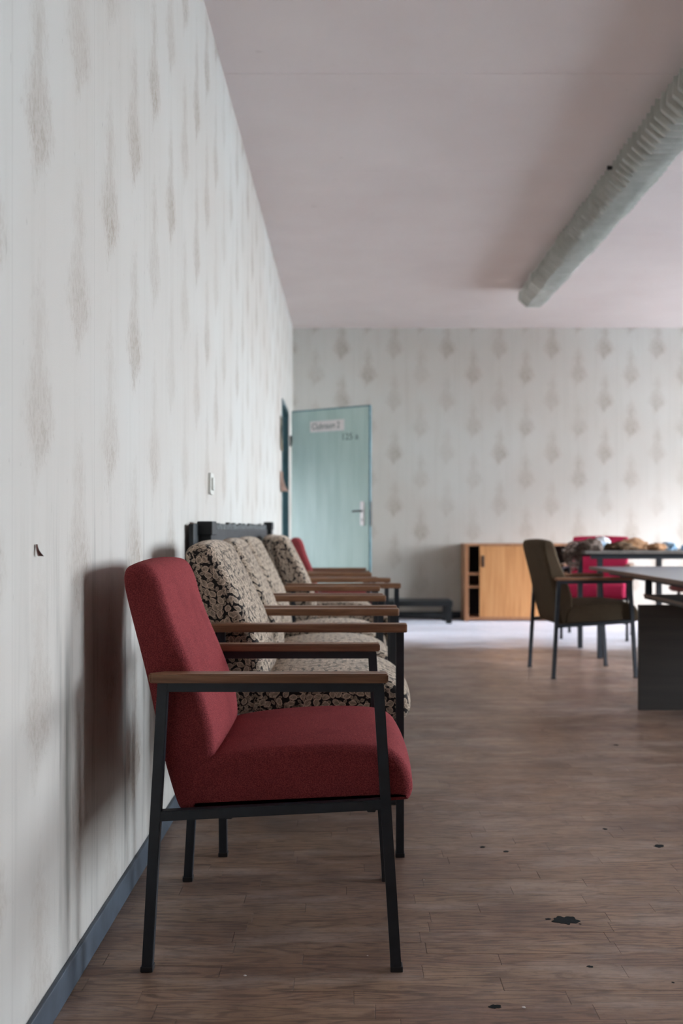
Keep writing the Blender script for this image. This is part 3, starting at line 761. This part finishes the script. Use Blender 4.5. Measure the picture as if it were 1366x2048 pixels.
obj('screw_knob', bm, M_BLACKPL, fx_, True, 'black knob')

# ------------------------------------------------------------------ small things on the left wall
def rounded_plate(w_, h_, d_, r_, m, name, parent, x0=0.0):
    bm = bmesh.new(); pts = []
    for cx, cz, a0 in ((w_ / 2 - r_, h_ / 2 - r_, 0), (-w_ / 2 + r_, h_ / 2 - r_, 90), (-w_ / 2 + r_, -h_ / 2 + r_, 180), (w_ / 2 - r_, -h_ / 2 + r_, 270)):
        for k in range(6):
            a = R(a0 + 18 * k); pts.append((cx + r_ * math.cos(a), cz + r_ * math.sin(a)))
    lo = [bm.verts.new((x0, y_, z_)) for y_, z_ in pts]; hi = [bm.verts.new((x0 + d_, y_ * .96, z_ * .96)) for y_, z_ in pts]
    bm.faces.new(lo[::-1]); bm.faces.new(hi)
    for i in range(len(pts)): bm.faces.new((lo[i], lo[(i + 1) % len(pts)], hi[(i + 1) % len(pts)], hi[i]))
    return obj(name, bm, m, parent)
sw = thing('light_switch', 'ivory light switch on the left wall above the patterned armchairs', 'switch', (XL, 4.02, 1.098))
rounded_plate(.105, .088, .010, .014, M_IVORY, 'switch_plate', sw)
rounded_plate(.05, .05, .007, .004, M_IVORY, 'rocker', sw, .010)

def flap(name, label, cat, y0, y1, z0, z1, m, seed, lift=.012, n=8):
    bm = bmesh.new(); r_ = random.Random(seed); g_ = []
    for i in range(n + 1):
        rw = []
        for j in range(n + 1):
            u, v = i / n, j / n
            e = lift * ((1 - v) ** 2 * .9 + .25 * math.sin(u * 5 + seed)) * (.4 + u)
            jy = (r_.random() - .5) * (y1 - y0) * .10 if i in (0, n) else 0; jz = (r_.random() - .5) * (z1 - z0) * .06 if j in (0, n) else 0
            rw.append(bm.verts.new((XL + .002 + abs(e), y0 + (y1 - y0) * u + jy, z0 + (z1 - z0) * v + jz)))
        g_.append(rw)
    for i in range(n):
        for j in range(n): bm.faces.new((g_[i][j], g_[i + 1][j], g_[i + 1][j + 1], g_[i][j + 1]))
    bmesh.ops.solidify(bm, geom=bm.faces[:], thickness=.001)
    return tag(obj(name, bm, m, None, True), label, cat)
zl = lambda py, d: CAMH + (1056 - py) * d / 1991
M_NOTE = plain('mottled_notice_paper', srgb(150, 138, 122), .8, 0, .2, .45, 9)
flap('notice_sheet', 'mottled paper notice on the left wall beside the door frame', 'notice', 8.16, 8.40, zl(900, 8.3), zl(834, 8.3), M_NOTE, 2, .008)
flap('curled_paper', 'curled brownish paper hanging below the notice beside the door frame', 'paper', 8.14, 8.42, zl(983, 8.3), zl(943, 8.3), plain('pink_brown_paper', srgb(176, 148, 134), .8, 0, .2, .2, 12), 5, .05)
flap('wallpaper_tear', 'tiny rust-brown torn flake of wallpaper on the left wall near the camera', 'wallpaper flake', 1.767, 1.776, .870, .891, plain('rusty_flake', srgb(112, 70, 60), .8), 8, .009, 4)

# crumbs
def crumb(label, x_, y_, z_, s_, seed):
    bm = bmesh.new(); bmesh.ops.create_icosphere(bm, subdivisions=1, radius=1); r_ = random.Random(seed)
    for v in bm.verts: v.co = Vector((v.co.x * s_ * r_.uniform(.7, 1.4), v.co.y * s_ * r_.uniform(.6, 1.2), (v.co.z + .9) * s_ * .4))
    o = obj('plaster_crumb', bm, M_PAPERW); o.location = (x_, y_, z_); return tag(o, label, 'crumb', 'white plaster crumbs')
for i, (px, py, lab) in enumerate([(1048, 2016, 'white plaster crumb on the floor at the lower right near the dark blotch'), (490, 1952, 'white plaster crumb on the floor under the near red armchair'), (848, 1760, 'white plaster crumb on the floor just right of the near chair front leg'), (735, 1912, 'white plaster crumb on the floor beside the near chair front foot')]):
    d = 1991 * CAMH / (py - 1056); crumb(lab, (px - 695) / 1991 * d, d, 0, .0035 if i < 2 else .002, i)
d = 2.19
cf = crumb('small white fleck lying on the seat of the near red armchair', (718 - 695) / 1991 * d, d, .462, .004, 9); cf['group'] = 'white plaster crumbs'
